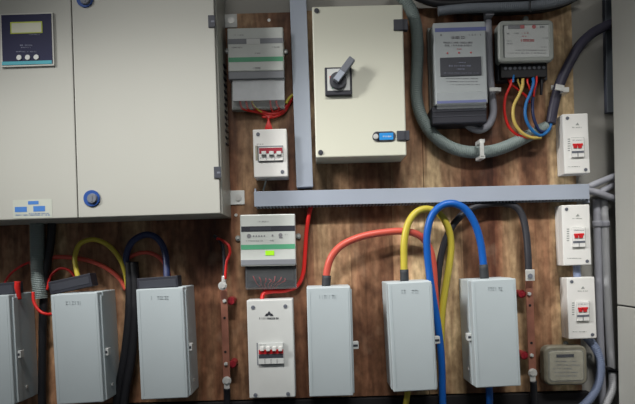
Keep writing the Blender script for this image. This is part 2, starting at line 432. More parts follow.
# upper left meter
DM = .065
th = Th('electricity_meter', 'pale electricity meter with a faded green stripe, above the three pole breaker box', 'electricity meter', 255.5, 53, DM, 1.3, None)
b = th.b(); b.box(229, 28.5, 283, 106, .0005, .022, .002, dm=.06); th.add('base', b, 'meterside')
b = th.b(); b.box(227.6, 27.5, 283.4, 71, .02, DM, .003); bd = th.add('housing', b, 'meter')
b = th.b(); b.box(228, 38.4, 283, 43.6, DM, DM+.0006); th.add('grey_band', b, 'strip', bd)
b = th.b(); b.box(246.5, 38.8, 260, 44.2, DM, DM+.0012); th.add('register_window', b, 'white2', bd)
b = th.b(); b.box(228.4, 57, 283.2, 61.6, DM, DM+.0006); th.add('green_stripe', b, 'green', bd)
b = th.b(); b.text(231, 243, 47.5, 1.2, DM+.0004, 1); b.text(255, 261, 53.2, 1.0, DM+.0004, 2); b.text(272, 280, 47, 1.0, DM+.0004, 3)
b.text(253, 260.5, 68, 1.8, DM+.0004, 4, .2); b.text(234, 244, 35, .9, DM+.0004, 4); th.add('face_print', b, 'ink', bd)
b = th.b(); b.box(228.4, 71, 284.2, 78.6, .02, DM-.002, .002); th.add('lower_lip', b, 'strip')
b = th.b(); b.box(232.4, 79, 284.4, 100.5, .05, .054, .001); tc_ = th.add('terminal_cover', b, 'milky')
b = th.b(); b.box(231.6, 100, 284.6, 108, .05, .054, .001); b.box(231.6, 106.8, 284.6, 108, .006, .051, dm=.051)
b.box(231.6, 79, 232.8, 108, .022, .0505, dm=.051); b.box(283.4, 79, 284.6, 108, .022, .0505, dm=.051); th.add('terminal_cover_rim', b, 'clear', tc_)
b = th.b(); b.box(236, 82, 280, 98, .022, .040, .001); th.add('terminal_block', b, 'white2')
ears(th, ((285.3, 51.5), (226.5, 51)))
wires_A = []
for i, (x0, x1, x2) in enumerate(((240, 244, 262), (246, 250, 265), (252, 256, 267), (270, 272, 274), (276, 279, 271))):
    wires_A.append(((x0, 96, .034), (x0+.5, 104, .03), (x1, 109.5+(i % 2), .02), (x2, 113.5, .014), (268.5, 119, .016), (268.5+(i-2)*1.3, 128, .02), (268.5+(i-2)*1.5, 134, .02)))
for i, w in enumerate(wires_A):
    cable('red_wire', 'thin red wire gathered in a bundle above the three pole breaker box', 'wire', 'red', w, 1.15, group='red wires between the upper meter and its breaker box', seg=8)
cable('red_wire', 'thicker red wire rising right under the upper meter to the yellow sleeve', 'wire', 'red', ((258, 110, .017), (270, 114, .015), (281, 112, .014), (287, 105, .012), (293, 96, .012)), 1.7, seg=10)
c = cable('red_wire', 'second red wire curling up beside the vertical trunking above the three pole box', 'wire', 'red', ((262, 117, .012), (274, 117, .012), (284, 112, .010), (289, 104, .010), (293.5, 97, .010)), 1.3, seg=10)
c = cable('yellow_sleeve', 'short yellow wire end beside the vertical trunking', 'wire', 'yellow', ((286, 103.5, .019), (289.5, 98, .018), (293, 94.5, .018)), 1.5, seg=10)
c = cable('yellow_wire', 'thin yellow wire inside the upper meter cover', 'wire', 'yellow', ((251, 97, .044), (252.5, 103, .042), (256, 108, .030), (262, 112.5, .022)), .7, seg=8)

# lower left meter
DM = .065
th = Th('electricity_meter', 'electricity meter with a green stripe and a neon yellow green sticker', 'electricity meter', 268, 240, DM, 1.1)
b = th.b(); b.box(243, 217, 295, 288, .0005, .022, .002, dm=.06); th.add('base', b, 'dark2')
b = th.b(); b.box(240.3, 214.2, 295.5, 266, .02, DM, .003); bd = th.add('housing', b, 'meter')
b = th.b(); b.box(241.2, 226, 295, 231.4, DM, DM+.0006); th.add('black_band', b, 'dark2', bd)
b = th.b(); b.box(250, 227.2, 271, 230.2, DM, DM+.001); th.add('register_window', b, 'dark', bd)
b = th.b(); b.box(241, 244.4, 295, 249.2, DM, DM+.0006); th.add('green_stripe', b, 'green', bd)
b = th.b(); b.box(265.3, 250.6, 274.2, 255.3, DM, DM+.0012); th.add('neon_sticker', b, 'neon', bd)
b = th.b(); b.text(258, 271, 221.5, 1.3, DM+.0004, 2); b.cyl(249, 236, 2.2, DM, DM+.0012, 16)
for i in range(5): b.cyl(253.6+i*2.7, 236, .8, DM, DM+.0012, 10)
b.cyl(272.5, 235.4, 1, DM, DM+.0012, 10); b.cyl(280.5, 235, 2, DM, DM+.0012, 12); b.box(279, 237, 282.6, 238, DM, DM+.0012); b.text(285, 289, 234.5, 1.3, DM+.0004)
b.text(270, 274, 240.5, 1.2, DM+.0004, 6); b.text(246, 264, 240.8, .9, DM+.0004, 9); th.add('face_print', b, 'ink', bd)
b = th.b(); b.box(241, 259.5, 295.6, 264.8, DM-.001, DM+.001, .0006); th.add('lower_lip', b, 'strip', bd)
b = th.b(); b.box(245.6, 266.5, 296.6, 289, .052, .055, .001); b.box(245.6, 287.6, 296.6, 289, .006, .0525, dm=.053)
b.box(245.6, 266.5, 246.8, 289, .022, .0525, dm=.053); b.box(295.4, 266.5, 296.6, 289, .022, .0525, dm=.053); th.add('terminal_cover', b, 'clear')
b = th.b(); b.box(249, 266.5, 294, 281, .022, .045, .001); th.add('terminal_block', b, 'black')
ears(th, ((298.3, 236), (238, 238)))
for i in range(7):
    x0 = 254+i*5.3
    cable('red_wire', 'short red wire looping under the clear cover of the stickered meter', 'wire', 'redins', ((x0+(i%3)-1, 276+(i*5%4), .047), (x0+(1.5 if i < 4 else -1), 281, .0475), (268+(i-3)*3.6, 284, .030), (268+(i-3)*1.5, 289.5, .012), (265+(i-3)*.6, 293, .008)), .5, group='red wires under the cover of the stickered meter', seg=8)
cable('red_wire', 'thick red wire hanging from the trunking and turning under the stickered meter', 'wire', 'red', ((311.5, 204, .02), (309, 215, .02), (306.5, 232, .018), (305, 255, .016), (303, 274, .014), (297, 286, .012), (285, 290.5, .010), (272, 291.5, .009), (263.5, 294, .014), (261.8, 303, .030)), 2.1, seg=12)

# centre right meter with black label
DM = .085
th = Th('electricity_meter', 'tall grey electricity meter with a black label plate and black lower cover', 'electricity meter', 460, 62, DM, 1.9)
b = th.b(); b.box(434, 22, 486.6, 104, .02, .060, .003, dm=DM); th.add('housing', b, 'meterside')
b = th.b(); b.box(431.5, 21.3, 488.5, 106.5, .0005, .024, .003, dm=.06); th.add('base', b, 'meterside')
b = th.b(); b.box(434.4, 21.8, 486.8, 103.8, .058, DM, .0035); fr = th.add('front_cover', b, 'meterb')
b = th.b(); b.box(435, 27.4, 486, 31.2, DM, DM+.0006); th.add('blue_band', b, 'blueband', fr)
b = th.b(); b.box(437, 100.2, 486.5, 102.8, DM, DM+.0006); th.add('blue_band', b, 'blueband', fr)
b = th.b(); b.box(440.3, 57, 481.5, 75.6, DM, DM+.003, .0008); lb = th.add('label_plate', b, 'dark', fr)
b = th.b(); b.text(449, 474, 65.8, 1.5, DM+.003, 2); b.text(457, 466, 69, 1.2, DM+.003, 3); b.text(457, 467, 62.5, .9, DM+.003, 5); b.text(444, 479, 73, .6, DM+.003, 6); th.add('label_print', b, 'inkl', lb)
b = th.b(); b.text(451, 466, 37.5, 2.6, DM+.0003, 3, .15); b.text(443.5, 474, 42.6, 1.6, DM+.0003, 4); b.text(443.5, 474, 45.4, 1.6, DM+.0003, 5)
b.cyl(441, 35, 1, DM, DM+.001, 10); b.text(469, 481, 34.6, 1.6, DM+.0003, 2, 1.2); b.text(446, 478, 78.5, .9, DM+.0003, 2); b.text(446, 478, 81.5, .9, DM+.0003, 3); b.text(450, 480, 84.5, .8, DM+.0003, 4)
th.add('face_print', b, 'ink', fr)
b = th.b()
for x, y in ((447.5, 53), (459, 52.6), (471, 52.4)): b.cyl(x, y, .9, DM, DM+.0014, 10)
b.text(456, 462, 49, 1, DM+.0003); th.add('indicator', b, 'inkr', fr, 'small red indicator marks')
b = th.b(); b.box(437, 92, 486, 108.5, DM+.0002, DM+.003, .001); b.box(437, 106.6, 487, 108.4, .04, DM, dm=DM); th.add('clear_lip', b, 'lens')
b = th.b(); b.box(432, 106, 487, 123.5, .0005, .070, .004, dm=.07); tcv = th.add('terminal_cover', b, 'dark2')
b = th.b(); b.box(433, 110, 486, 111, .069, .0716); b.box(433, 115.5, 486, 116.3, .069, .0712); th.add('cover_ridge', b, 'dark', tcv)

# right meter with wires
DM = .075
th = Th('electricity_meter', 'small pale electricity meter under a clear frame, with coloured wires looping below it', 'electricity meter', 526.5, 41, DM, 1.2)
b = th.b(); b.box(502, 22, 553, 76, .0005, .03, .003, dm=.07); th.add('base', b, 'dark')
b = th.b(); b.rbox(498.8, 20.3, 553.8, 61.6, 5, .028, DM-.012); hs = th.add('housing', b, 'meterside')
b = th.b(); b.box(504.8, 23.8, 549.3, 56.8, DM-.013, DM-.003, .001, dm=DM); fc = th.add('face', b, 'white2')
b = th.b()
b.rbox(498.6, 20.1, 554, 61.8, 5.5, DM-.013, DM, hole=5, ch=1.3); th.add('window_frame', b, 'meterside')
b = th.b(); b.box(503, 22.6, 551, 58.6, DM-.0015, DM-.0008); th.add('window', b, 'lens')
dd = DM-.0028
b = th.b(); b.box(508, 25.2, 520, 28.8, dd, dd+.001); b.text(514, 520, 33.3, 1.4, dd, 3); b.text(507, 511, 33.6, 1.6, dd, 3)
b.text(507, 513, 41, 1.1, dd, 2); b.text(507, 514, 43.6, 1.1, dd, 4); b.text(515, 547, 50.2, .9, dd, 3); b.text(508, 547, 53, .9, dd, 9); b.text(543, 548, 38, 1, dd, 9); b.text(541, 548, 47, 1, dd, 11); b.text(540, 546, 27, 2, dd, 11)
th.add('face_print', b, 'ink', fc)
b = th.b(); b.box(520.2, 25, 524.4, 28.4, dd, dd+.001); b.cyl(534, 26.6, 2, dd, dd+.001, 14); b.text(521, 535, 40.4, 2.4, dd, 3, .1); b.text(522, 530, 33, 1.2, dd, 3); b.text(521, 527, 36.3, 1.1, dd, 3); th.add('red_print', b, 'inkr', fc)
b = th.b(); b.box(501, 61.5, 547, 77.5, .0005, .050, .002, dm=.05); tb = th.add('terminal_block', b, 'black')
for i in range(9):
    b = th.b(); b.cyl(505.5+i*4.8, 68.4-i*.12, 1.5, .05, .0525, 12); th.add('terminal_screw', b, 'handle', tb)
b = th.b(); b.cyl(526, 18.6, 2.6, .0005, .02, 16); th.add('mounting_ear', b, 'meterside')

wd = .034
cable('coloured_wire', 'red wire looping widest to the left below the small right meter', 'wire', 'red', ((512.5, 74, wd), (511, 84, .045), (505.5, 97, .045), (504.5, 112, .042), (508.5, 126, .036), (517, 134.5, .036), (527, 137.5, .042), (533, 137, .044)), 1.36)
cable('coloured_wire', 'yellow wire looping below the small right meter', 'wire', 'yellow2', ((522.5, 74, wd), (522.5, 86, .050), (519, 95, .050), (513.5, 107, .050), (514, 121, .050), (521, 132, .048), (531, 137.5, .046), (541, 137.5, .044)), 1.61)
cable('coloured_wire', 'second short yellow wire tight beside the main one at the right meter terminals', 'wire', 'yellow2', ((518, 74, wd), (518, 82, .044), (520.5, 87, .042), (521.5, 92, .042)), 0.94)
cable('coloured_wire', 'sky blue wire looping below the small right meter into the black cable', 'wire', 'blue2', ((532, 74, wd), (533.5, 83, .054), (530.5, 93, .054), (526, 104, .054), (525.5, 117, .054), (531, 129, .052), (540, 135.5, .048), (548, 131, .040), (551.5, 123, .032)), 1.53)
cable('coloured_wire', 'navy wire hanging inside the sky blue loop', 'wire', 'navyw', ((536, 74, wd), (535, 88, .046), (532.5, 102, .046), (533.5, 117, .046), (539, 130, .042), (546, 131, .036), (550, 122, .028)), 1.53)
cable('coloured_wire', 'short red wire crossing behind the yellow one under the meter terminals', 'wire', 'red', ((508, 74, wd), (510, 83, .036), (517, 89, .034), (526, 96, .030), (530, 103, .028)), 1.10)
cable('coloured_wire', 'short red wire beside the sky blue one under the meter terminals', 'wire', 'red', ((527.5, 74, wd), (527.5, 82, .044), (529.5, 88, .044), (531, 94, .038)), 1.02)
cable('coloured_wire', 'short dark blue stub between the red wires under the meter terminals', 'wire', 'blue2', ((513.8, 74, .046), (513.4, 79, .052), (513.2, 82.5, .052)), 0.94)
cable('coloured_wire', 'red wire at the right end of the meter terminals', 'wire', 'red', ((536.5, 74, .045), (536.5, 82, .052), (534.5, 90, .052), (533.5, 97, .050)), 1.02)
cable('coloured_wire', 'short straight black wire under the right end of the meter terminals', 'wire', 'blackc', ((541.5, 74, wd), (541.5, 86, .04), (541, 95, .036)), 1.36)
cable('coloured_wire', 'red wire end surfacing beside the black cable mouth', 'wire', 'red', ((533, 127, .03), (539, 134, .036), (545, 133.5, .038), (549, 127, .030)), 0.85)

# round cornered meter low on the right
DM = .05
th = Th('electricity_meter', 'small grimy beige electricity meter at the bottom right of the board', 'electricity meter', 566, 365.5, DM, 1.4)

b = th.b(); b.rbox(547, 348, 587.5, 384, 6, .0005, .02); th.add('base', b, 'dark')
b = th.b(); b.rbox(544.6, 346, 587.6, 385.4, 7, .018, DM, ch=1.6); hs = th.add('housing', b, 'meterf')
b = th.b(); b.rbox(549.5, 351, 583.5, 381, 3, DM-.001, DM+.002); fc = th.add('face', b, 'metere', hs)
b = th.b(); b.box(556.5, 354.3, 574, 357.3, DM+.0015, DM+.003); th.add('register_window', b, 'dark2', fc)
b = th.b()
for i, (x0, x1) in enumerate(((554, 578), (555, 580), (553, 572), (554, 579), (556, 577))): b.text(x0, x1, 361.5+3.6*i, 1.2, DM+.002, i)
th.add('face_print', b, 'strip', fc)
b = th.b(); b.rbox(548.5, 350, 584.5, 382, 4, DM+.001, DM+.0045); th.add('window', b, 'lens', hs)
ears(th, ((543, 372), (590, 356), (566, 343.5)), 2.4)

# ---------------------------------------------------------------- breaker boxes
def toggles(th, par, x0, x1, n, ya, yb, d, col='redtog', wh=True):
    st = (x1-x0)/n
    for i in range(n):
        b = th.b(); b.box(x0+st*i+st*.14, ya, x0+st*(i+1)-st*.14, yb, d, d+.009, .0012); t = th.add('toggle', b, col, par)

# three pole box
DB = .07
th = Th('breaker_box', 'white three pole breaker box below the upper meter', 'breaker box', 270.2, 153, DB, 1.7)
b = th.b(); b.box(253.2, 129, 287.2, 177, .0005, .05, .003, dm=DB); th.add('back_box', b, 'white')
b = th.b(); b.box(253.2, 129, 287.2, 177, .0505, DB, .003); cv = th.add('cover', b, 'white')
for (x, y) in ((258, 134.2), (282.4, 171.8)):
    b = th.b(); b.cyl(x, y, 1.9, DB, DB+.0016, 14); th.add('screw', b, 'handle', cv)
b = th.b(); b.box(255.4, 145.6, 258, 160.5, DB, DB+.0008); th.add('side_label', b, 'metere', cv, 'small yellowed side label')
b = th.b(); b.box(257.5, 145.8, 283.3, 161.6, DB-.001, DB+.0008); th.add('opening', b, 'strip', cv)
b = th.b(); b.box(258.7, 147.2, 282.7, 160.6, DB, DB+.006, .0008); mc = th.add('breaker', b, 'white')
b = th.b(); b.box(259, 147.7, 282.4, 153.3, DB+.005, DB+.0068); th.add('red_band', b, 'redlab', mc)
for i in range(3):
    b = th.b(); b.box(261.4+7.6*i, 151, 266.0+7.6*i, 154.6, DB+.006, DB+.014, .001); th.add('toggle', b, 'white2', mc)
b = th.b(); b.box(266.2, 155, 266.7, 160, DB+.0058, DB+.0066); b.box(274.2, 155, 274.7, 160, DB+.0058, DB+.0066); b.text(260, 282, 158, .9, DB+.006, 3); b.text(256, 264, 144.2, .9, DB+.0002, 1)
th.add('breaker_print', b, 'ink', mc)
cable('grey_wire', 'thin pale wire leaving the bottom of the three pole box', 'wire', 'meterside', ((268, 172, .03), (266, 180, .02), (264.5, 186, .015), (263, 191, .014)), 1.0, seg=8)

# four pole box
DB = .07
th = Th('breaker_box', 'tall white four pole breaker box with a triangle emblem', 'breaker box', 271, 348.7, DB, 1.7)
b = th.b(); b.box(248, 299.6, 294, 397.8, .0005, .05, .002, dm=DB); th.add('back_box', b, 'white2')
b = th.b(); b.box(248, 299.6, 294, 397.8, .0505, DB, .003); cv = th.add('cover', b, 'white2')
for (x, y) in ((253, 307.5), (285.3, 306.3), (255.4, 395.2), (288, 394)):
    b = th.b(); b.cyl(x, y, 2.0, DB, DB+.0016, 14); b.box(x-1.5, y-.3, x+1.5, y+.3, DB+.001, DB+.0022); th.add('screw', b, 'handle', cv)
b = th.b(); b.poly(((269, 311), (272.2, 315.2), (265.9, 315.3)), DB, DB+.0008); b.poly(((264.5, 316.2), (268.4, 316.1), (266.4, 313.4)), DB, DB+.0008); b.poly(((269.8, 316.1), (273.6, 316), (271.8, 313.2)), DB, DB+.0008)
b.text(259.4, 279.2, 318.4, 1.8, DB+.0004, 2, .15); th.add('emblem', b, 'dark', cv)
b = th.b(); b.box(256.8, 342.6, 283.6, 364.8, DB-.001, DB+.0008); th.add('opening', b, 'strip', cv)
b = th.b(); b.box(258.2, 343, 283.6, 364, DB, DB+.008, .0008); mc = th.add('breaker', b, 'white2')
b = th.b(); b.box(258.8, 349.6, 283.2, 353.9, DB+.007, DB+.0092); th.add('red_band', b, 'redtog', mc)
b = th.b(); b.box(258.8, 354.4, 283.2, 358.0, DB+.007, DB+.0088); th.add('dark_band', b, 'dark', mc)
for i in range(4):
    b = th.b(); b.box(260.0+6.1*i, 346.8, 263.8+6.1*i, 351.2, DB+.008, DB+.018, .0014); th.add('toggle', b, 'white', mc)
b = th.b()
for i in range(3): b.box(264.6+6.1*i, 359, 265.1+6.1*i, 363.5, DB+.0078, DB+.0088)
b.text(259, 266, 345.0, .8, DB+.008, 2); th.add('breaker_print', b, 'ink', mc)

def small_box(label, cx, cy, w, h, d, tilt, mx0, my0, two=True):
    th = Th('breaker_box', label, 'breaker box', cx, cy, d, tilt)
    x0, x1, y0, y1 = cx-w/2, cx+w/2, cy-h/2, cy+h/2
    b = th.b(); b.box(x0, y0, x1, y1, .0005, d*.42, .002, dm=d); th.add('back_box', b, 'white')
    b = th.b(); b.box(x0, y0, x1, y1, d*.42+.0006, d, .0025); cv = th.add('cover', b, 'white')
    for (sx, sy) in ((x0+4, y0+4.5), (x1-3.2, y1-4)):
        b = th.b(); b.cyl(sx, sy, 1.7, d, d+.0014, 14); b.box(sx-1.2, sy-.3, sx+1.2, sy+.3, d+.001, d+.002); th.add('screw', b, 'handle', cv)
    b = th.b(); b.box(mx0-.3, my0-.3, mx0+12.7, my0+19.7, d-.001, d+.0006); th.add('opening', b, 'meterside', cv)
    b = th.b(); b.box(mx0, my0, mx0+12.4, my0+19.4, d, d+.006, .0006); mc = th.add('breaker', b, 'white')
    for i in range(2):
        b = th.b(); b.box(mx0+2.0+4.6*i, my0+6.2, mx0+5.6+4.6*i, my0+10.4, d+.005, d+.009, .0008); th.add('toggle', b, 'redtog', mc)
    b = th.b(); b.box(mx0+1.2, my0+5.8, mx0+11.2, my0+7.8, d+.005, d+.008, .0006); th.add('toggle_bar', b, 'redtog', mc)
    b = th.b(); b.box(mx0+.2, my0+13.2, mx0+12.2, my0+15.4, d+.0055, d+.0068); b.box(mx0+5.9, my0+13.5, mx0+6.5, my0+19, d+.0055, d+.0068); b.text(mx0+1, mx0+11, my0+2.6, .8, d+.006, 3)
    th.add('breaker_print', b, 'handle', mc)
    b = th.b(); b.poly(((cx-.8, y0+11.6), (cx+1.2, y0+9), (cx+3, y0+11.5)), d, d+.0006); b.text(cx-4, cx+6, y0+13.8, .9, d+.0003, 4)
    b.text(x0+5, x1-9, y1-7, .7, d+.0003, 5)
    for i in range(6): b.box(x0+4.2, my0+1+i*2.3, x0+6.6, my0+2+i*2.3, d-.0002, d+.0005)
    th.add('cover_print', b, 'meterside', cv)
    return th
small_box('white two pole breaker box above the right end of the trunking', 576.3, 143.6, 25.5, 60, .05, 2.3, 571.8, 137.6)
small_box('white two pole breaker box just below the right end of the trunking', 576.6, 235, 28, 60.5, .05, 1.9, 573, 227.6)
small_box('lowest white two pole breaker box, above the small grimy meter', 581.8, 308, 28, 61.5, .05, 2.2, 577, 301.5)
cable('conduit_stub', 'short blue grey conduit joining the two lower breaker boxes', 'conduit', 'pipeb', ((576.5, 261, .02), (576.8, 270, .02), (577.5, 282, .02)), 3.6)

# ---------------------------------------------------------------- fuse boxes
DF = .135
def fuse_box(label, cx, cy, w, h, tilt, latch, top=None):
    th = Th('fuse_box', label, 'fuse box', cx, cy, DF, tilt, 'cool grey steel boxes along the bottom')
    x0, x1, y0, y1 = cx-w/2, cx+w/2, cy-h/2, cy+h/2
    b = th.b(); b.box(x0-.4, y0-.4, x1+.4, y1+.4, .0005, .100, .002, dm=DF); bd = th.add('body', b, 'box')
    b = th.b(); b.box(x0, y0, x1, y1, .1008, DF, .0025); cv = th.add('cover', b, 'box')
    b = th.b(); b.text(cx-11, cx+9, y0+9.5, 3.6, DF+.0003, int(cx), .25); th.add('embossed_print', b, 'emb', cv)
    b = th.b(); b.box(x0+2.5, y0+3, x0+3.2, y1-3, DF, DF+.0008); b.box(x1-3.2, y0+3, x1-2.5, y1-3, DF, DF+.0008); th.add('pressed_rib', b, 'box', cv)
    sx = x1 if latch == 'r' else x0; s = 1 if latch == 'r' else -1
    p = th.inv @ W(sx, cy, DF); zl = (th.inv @ W(sx, cy+5, DF)).z; lw = .020 if x1 > 317 and latch == 'r' else .012
    b = th.b(); b.raw(min(p.x, p.x+s*lw), max(p.x, p.x+s*lw), -.112, -.092, zl-.010, zl+.010, .001); la = th.add('latch', b, 'white2', bd, 'small white side latch')
    b = th.b(); b.raw(min(p.x+s*.002, p.x+s*(lw-.002)), max(p.x+s*.002, p.x+s*(lw-.002)), -.1135, -.1118, zl-.003, zl+.003, .0006); th.add('latch_pin', b, 'dark', la)
    if latch == 'r':
        b = th.b(); b.raw(p.x, p.x+.0045, -.120, -.096, -.0 + (th.inv @ W(sx, y1-2, DF)).z, (th.inv @ W(sx, y0+2, DF)).z, .001); th.add('side_flange', b, 'box', bd)
    b = th.b(); zz = (th.inv @ W(sx, y1-14, DF)).z
    b.raw(min(p.x, p.x+s*.005), max(p.x, p.x+s*.005), -.075, -.065, zz-.004, zz+.004, .001); th.add('side_screw', b, 'chrome', bd)
    if top:
        (a0, b0, a1, b1, rr) = top
        b = th.b(); b.box(a0, b0, a1, b1, .055, .100, .0015, rot=rr); t = th.add('terminal_cover', b, 'dark2', None, 'black cover on top')
        b = th.b(); b.box(a0, b0-.3, a1, b0+.6, .099, .1015, rot=rr)
        b.bm.clear(); b.box(a0+2, b0+3, a1-2, b1-3, .0995, .1012, .0005, rot=rr); th.add('cover_panel', b, 'dark', t)
    return th
fuse_box('cool grey fuse box cut off by the left edge, beside a red sleeve', -12.5, 351, 48, 110, 3.0, 'r', (-26, 283.5, 15, 298, 1.5))
fuse_box('cool grey fuse box below the corrugated conduit, with a slanted black top', 77, 348.5, 47, 110, 3.3, 'r', (48.5, 277.5, 91.5, 290.5, 9))
fuse_box('cool grey fuse box with a level black top, right of the black cable bundle', 162, 343.6, 47, 110.5, 2.7, 'r', (137, 277, 178, 290.5, 1.5))
fuse_box('narrow cool grey fuse box fed by the orange red cable', 330, 341.8, 43.7, 109, 1.6, 'r')
fuse_box('cool grey fuse box fed by the yellow cable', 412.5, 336.6, 43.8, 109, 3.1, 'r')
fuse_box('cool grey fuse box fed by the blue cable, showing its left side', 496.2, 333.2, 44.8, 107.5, 2.8, 'l')

# ---------------------------------------------------------------- main cables
def shrink(c, pts, r):
    b = c.b(); b.tube(pts, r, n=4); c.add('heat_shrink_sleeve', b, 'shrink')
c = cable('power_cable', 'orange red cable arching from the narrow fuse box toward the right', 'cable', 'redor', ((326, 290, .07), (327, 271, .07), (332, 256, .07), (343, 244.5, .066), (362, 236.5, .06), (384, 232.4, .052), (405, 231.4, .045), (421, 236.5, .040), (430, 250, .034), (433.5, 268, .026), (435, 290, .02), (436, 315, .014), (437, 345, .010)), 3.6)
shrink(c, ((326.1, 287, .07), (326.7, 275.5, .07)), 4.4)
c = cable('power_cable', 'yellow cable arching from the middle fuse box behind the blue one', 'cable', 'yellow', ((404.5, 285, .07), (404, 262, .07), (404.2, 242, .07), (408, 224, .068), (416, 212.5, .063), (427.5, 209, .056), (440, 214.5, .048), (448.2, 228, .042), (451, 246, .036), (448.8, 268, .028), (445, 290, .020), (442, 315, .014), (441, 350, .012), (442, 396, .011)), 3.5)
shrink(c, ((404.5, 282, .07), (404.2, 269.5, .07)), 4.3)
c = cable('power_cable', 'bright blue cable looping high from the right fuse box and down beside the middle one', 'cable', 'blue', ((484.5, 283, .07), (483.2, 262, .07), (480, 240, .072), (474, 222, .075), (465, 209, .078), (453, 203.5, .080), (441, 206, .078), (431.5, 216.5, .074), (427, 235, .070), (427.5, 256, .064), (430, 278, .056), (434, 303, .048), (438.5, 330, .042), (441.5, 360, .036), (442.5, 396, .030), (443, 420, .03)), 3.6)
shrink(c, ((484.6, 280.5, .07), (483.4, 264.5, .07)), 4.4)
c = cable('power_cable', 'black cable arching behind the blue one and down to the right copper bar', 'cable', 'blackc', ((434, 330, .010), (436, 300, .014), (438, 278, .020), (441, 256, .026), (447, 236, .032), (457, 220, .036), (470, 209, .036), (486, 204.5, .032), (502, 203.5, .030), (515, 206.5, .032), (522, 215, .036), (526, 232, .042), (527.8, 252, .048), (528.8, 273, .050)), 3.4)
b = c.b(); b.box(524.6, 269.5, 533.6, 280.8, .047, .053, .0015); c.add('cable_lug', b, 'chrome', 'zinc cable lug')
b = c.b(); b.cyl(529.2, 276, 2.6, .053, .057, 6); c.add('nut', b, 'handle')

cable('cable_tail', 'blue cable tail dropping from the bottom of the right fuse box', 'cable', 'blue', ((489, 384, .05), (489.5, 395, .05), (490, 415, .05)), 3.4)
cable('cable_tail', 'yellow cable tail dropping from the bottom of the middle fuse box', 'cable', 'yellow', ((408, 386, .05), (407, 397, .045), (404, 415, .045)), 3.0)

# ---------------------------------------------------------------- copper bars
def busbar(label, pts, ins, w, tilt, lug, holes):
    (x0, y0), (x1, y1) = pts; d = .045
    th = Th('copper_busbar', label, 'busbar', (x0+x1)/2, (y0+y1)/2, d, tilt)
    b = th.b(); b.box((x0+x1)/2-w/2, y0, (x0+x1)/2+w/2, y1, d-.004, d, .0008); bar = th.add('bar', b, 'copper')
    for (x, y) in ins:
        b = th.b(); xo = x+(6.6 if x < 317 else -7.6)
        b.cyl(xo, y, 3.9, .0005, d-.006, 20, r2=3.4)
        b.cyl(xo, y, 4.2, .014, .024, 20, bev=.001); b.box(min(x, xo), y-2.2, max(x, xo), y+2.2, d-.014, d-.0045, .001)
        th.add('insulator', b, 'redins')
        b = th.b(); b.cyl(x, y, 2.0, d, d+.004, 6); b.cyl(x, y, 1.1, d+.003, d+.006, 12); th.add('bolt', b, 'chrome', bar)
    b = th.b()
    for (x, y) in holes: b.cyl(x, y, 1.3, d-.0002, d+.0008, 12)
    th.add('hole', b, 'hole', bar)
    (x, y) = lug
    b = th.b(); b.cyl(x, y, 4.4, d, d+.004, 20, bev=.001); b.box(x-2.8, y, x+2.8, y+9, d-.001, d+.005, .002); lg = th.add('cable_lug', b, 'chrome')
    b = th.b(); b.cyl(x, y, 3.2, d+.004, d+.009, 6); th.add('nut', b, 'chrome', lg)
    return th
busbar('copper busbar left of the four pole box, on red insulators', ((223.5, 287), (227, 384)), ((224.4, 301), (225.8, 364)), 7, 2.0, (226.7, 381), ((224.5, 318), (225.3, 352)))
busbar('copper busbar right of the right fuse box, on red insulators', ((529, 281), (533, 374)), ((529.5, 294), (532, 355.5)), 7.4, 2.2, (533, 373), ((530, 305.5), (531.5, 343)))
cable('ground_cable', 'black cable dropping from the lower lug of the left copper busbar', 'cable', 'black', ((226.9, 388, .046), (227.2, 397, .04), (227.5, 415, .036)), 3.4)
cable('ground_cable', 'black cable dropping from the lower lug of the right copper busbar', 'cable', 'black', ((533.2, 381, .046), (533.8, 392, .04), (534.5, 410, .036)), 3.4)
# lug on the upper end of the left bar and its wires
c = cable('earth_wire', 'black wire curling down to the top lug of the left copper busbar', 'wire', 'blackc', ((214, 236, .02), (219, 239.5, .03), (222.5, 246, .040), (224, 256, .046), (224.5, 268, .048), (224, 280, .048)), 1.8, seg=10)
b = c.b(); b.cyl(223.6, 285.5, 4.3, .045, .049, 20); b.cyl(223.6, 285.5, 2.8, .048, .054, 6); b.tube(((224, 276, .048), (223.8, 283, .048)), 2.4); c.add('cable_lug', b, 'chrome', 'zinc ring lug and nut')
cable('earth_wire', 'red wire curling beside the black one above the left copper busbar', 'wire', 'red', ((217, 238.5, .03), (223, 241, .036), (228.6, 246, .040), (229.8, 253, .042), (226.5, 262, .048), (225.5, 272, .050), (225, 279, .0505)), 1.5, seg=10)

# ---------------------------------------------------------------- conduits, top right
c = cable('flexible_conduit', 'thick grey green corrugated conduit sweeping round the tall meter', 'conduit', 'flex', ((392, -14, .05), (402, -3, .05), (411, 10, .045), (416, 26, .04), (417.5, 48, .035), (416.8, 72, .032), (416.4, 95, .03), (420, 113, .03), (429, 130, .028), (443, 143, .026), (460, 150.5, .026), (477, 152.3, .026), (494, 150.5, .026), (510, 145, .026), (525, 137.5, .025), (538, 131, .024), (547, 127, .022)), 6.2, ribs=.0056)
b = c.b(); b.box(475.4, 145.4, 479, 159.4, .040, .0475, .001); b.box(474.6, 142.8, 479.8, 146.4, .0005, .045, .001); b.box(475, 158.6, 480.2, 161.6, .0005, .045, .001)
sd = c.add('saddle_clamp', b, 'chrome', 'zinc saddle clamp')
c = cable('thin_conduit', 'thin violet grey conduit hooking under the tall meter', 'conduit', 'pipe', ((487, 12, .02), (488.2, 30, .02), (489, 55, .02), (490.3, 80, .02), (492.6, 100, .022), (493, 114, .024), (488.5, 125, .026), (480, 130, .026), (471, 127.5, .026), (464, 120.5, .026)), 3.8, ribs=.0034)
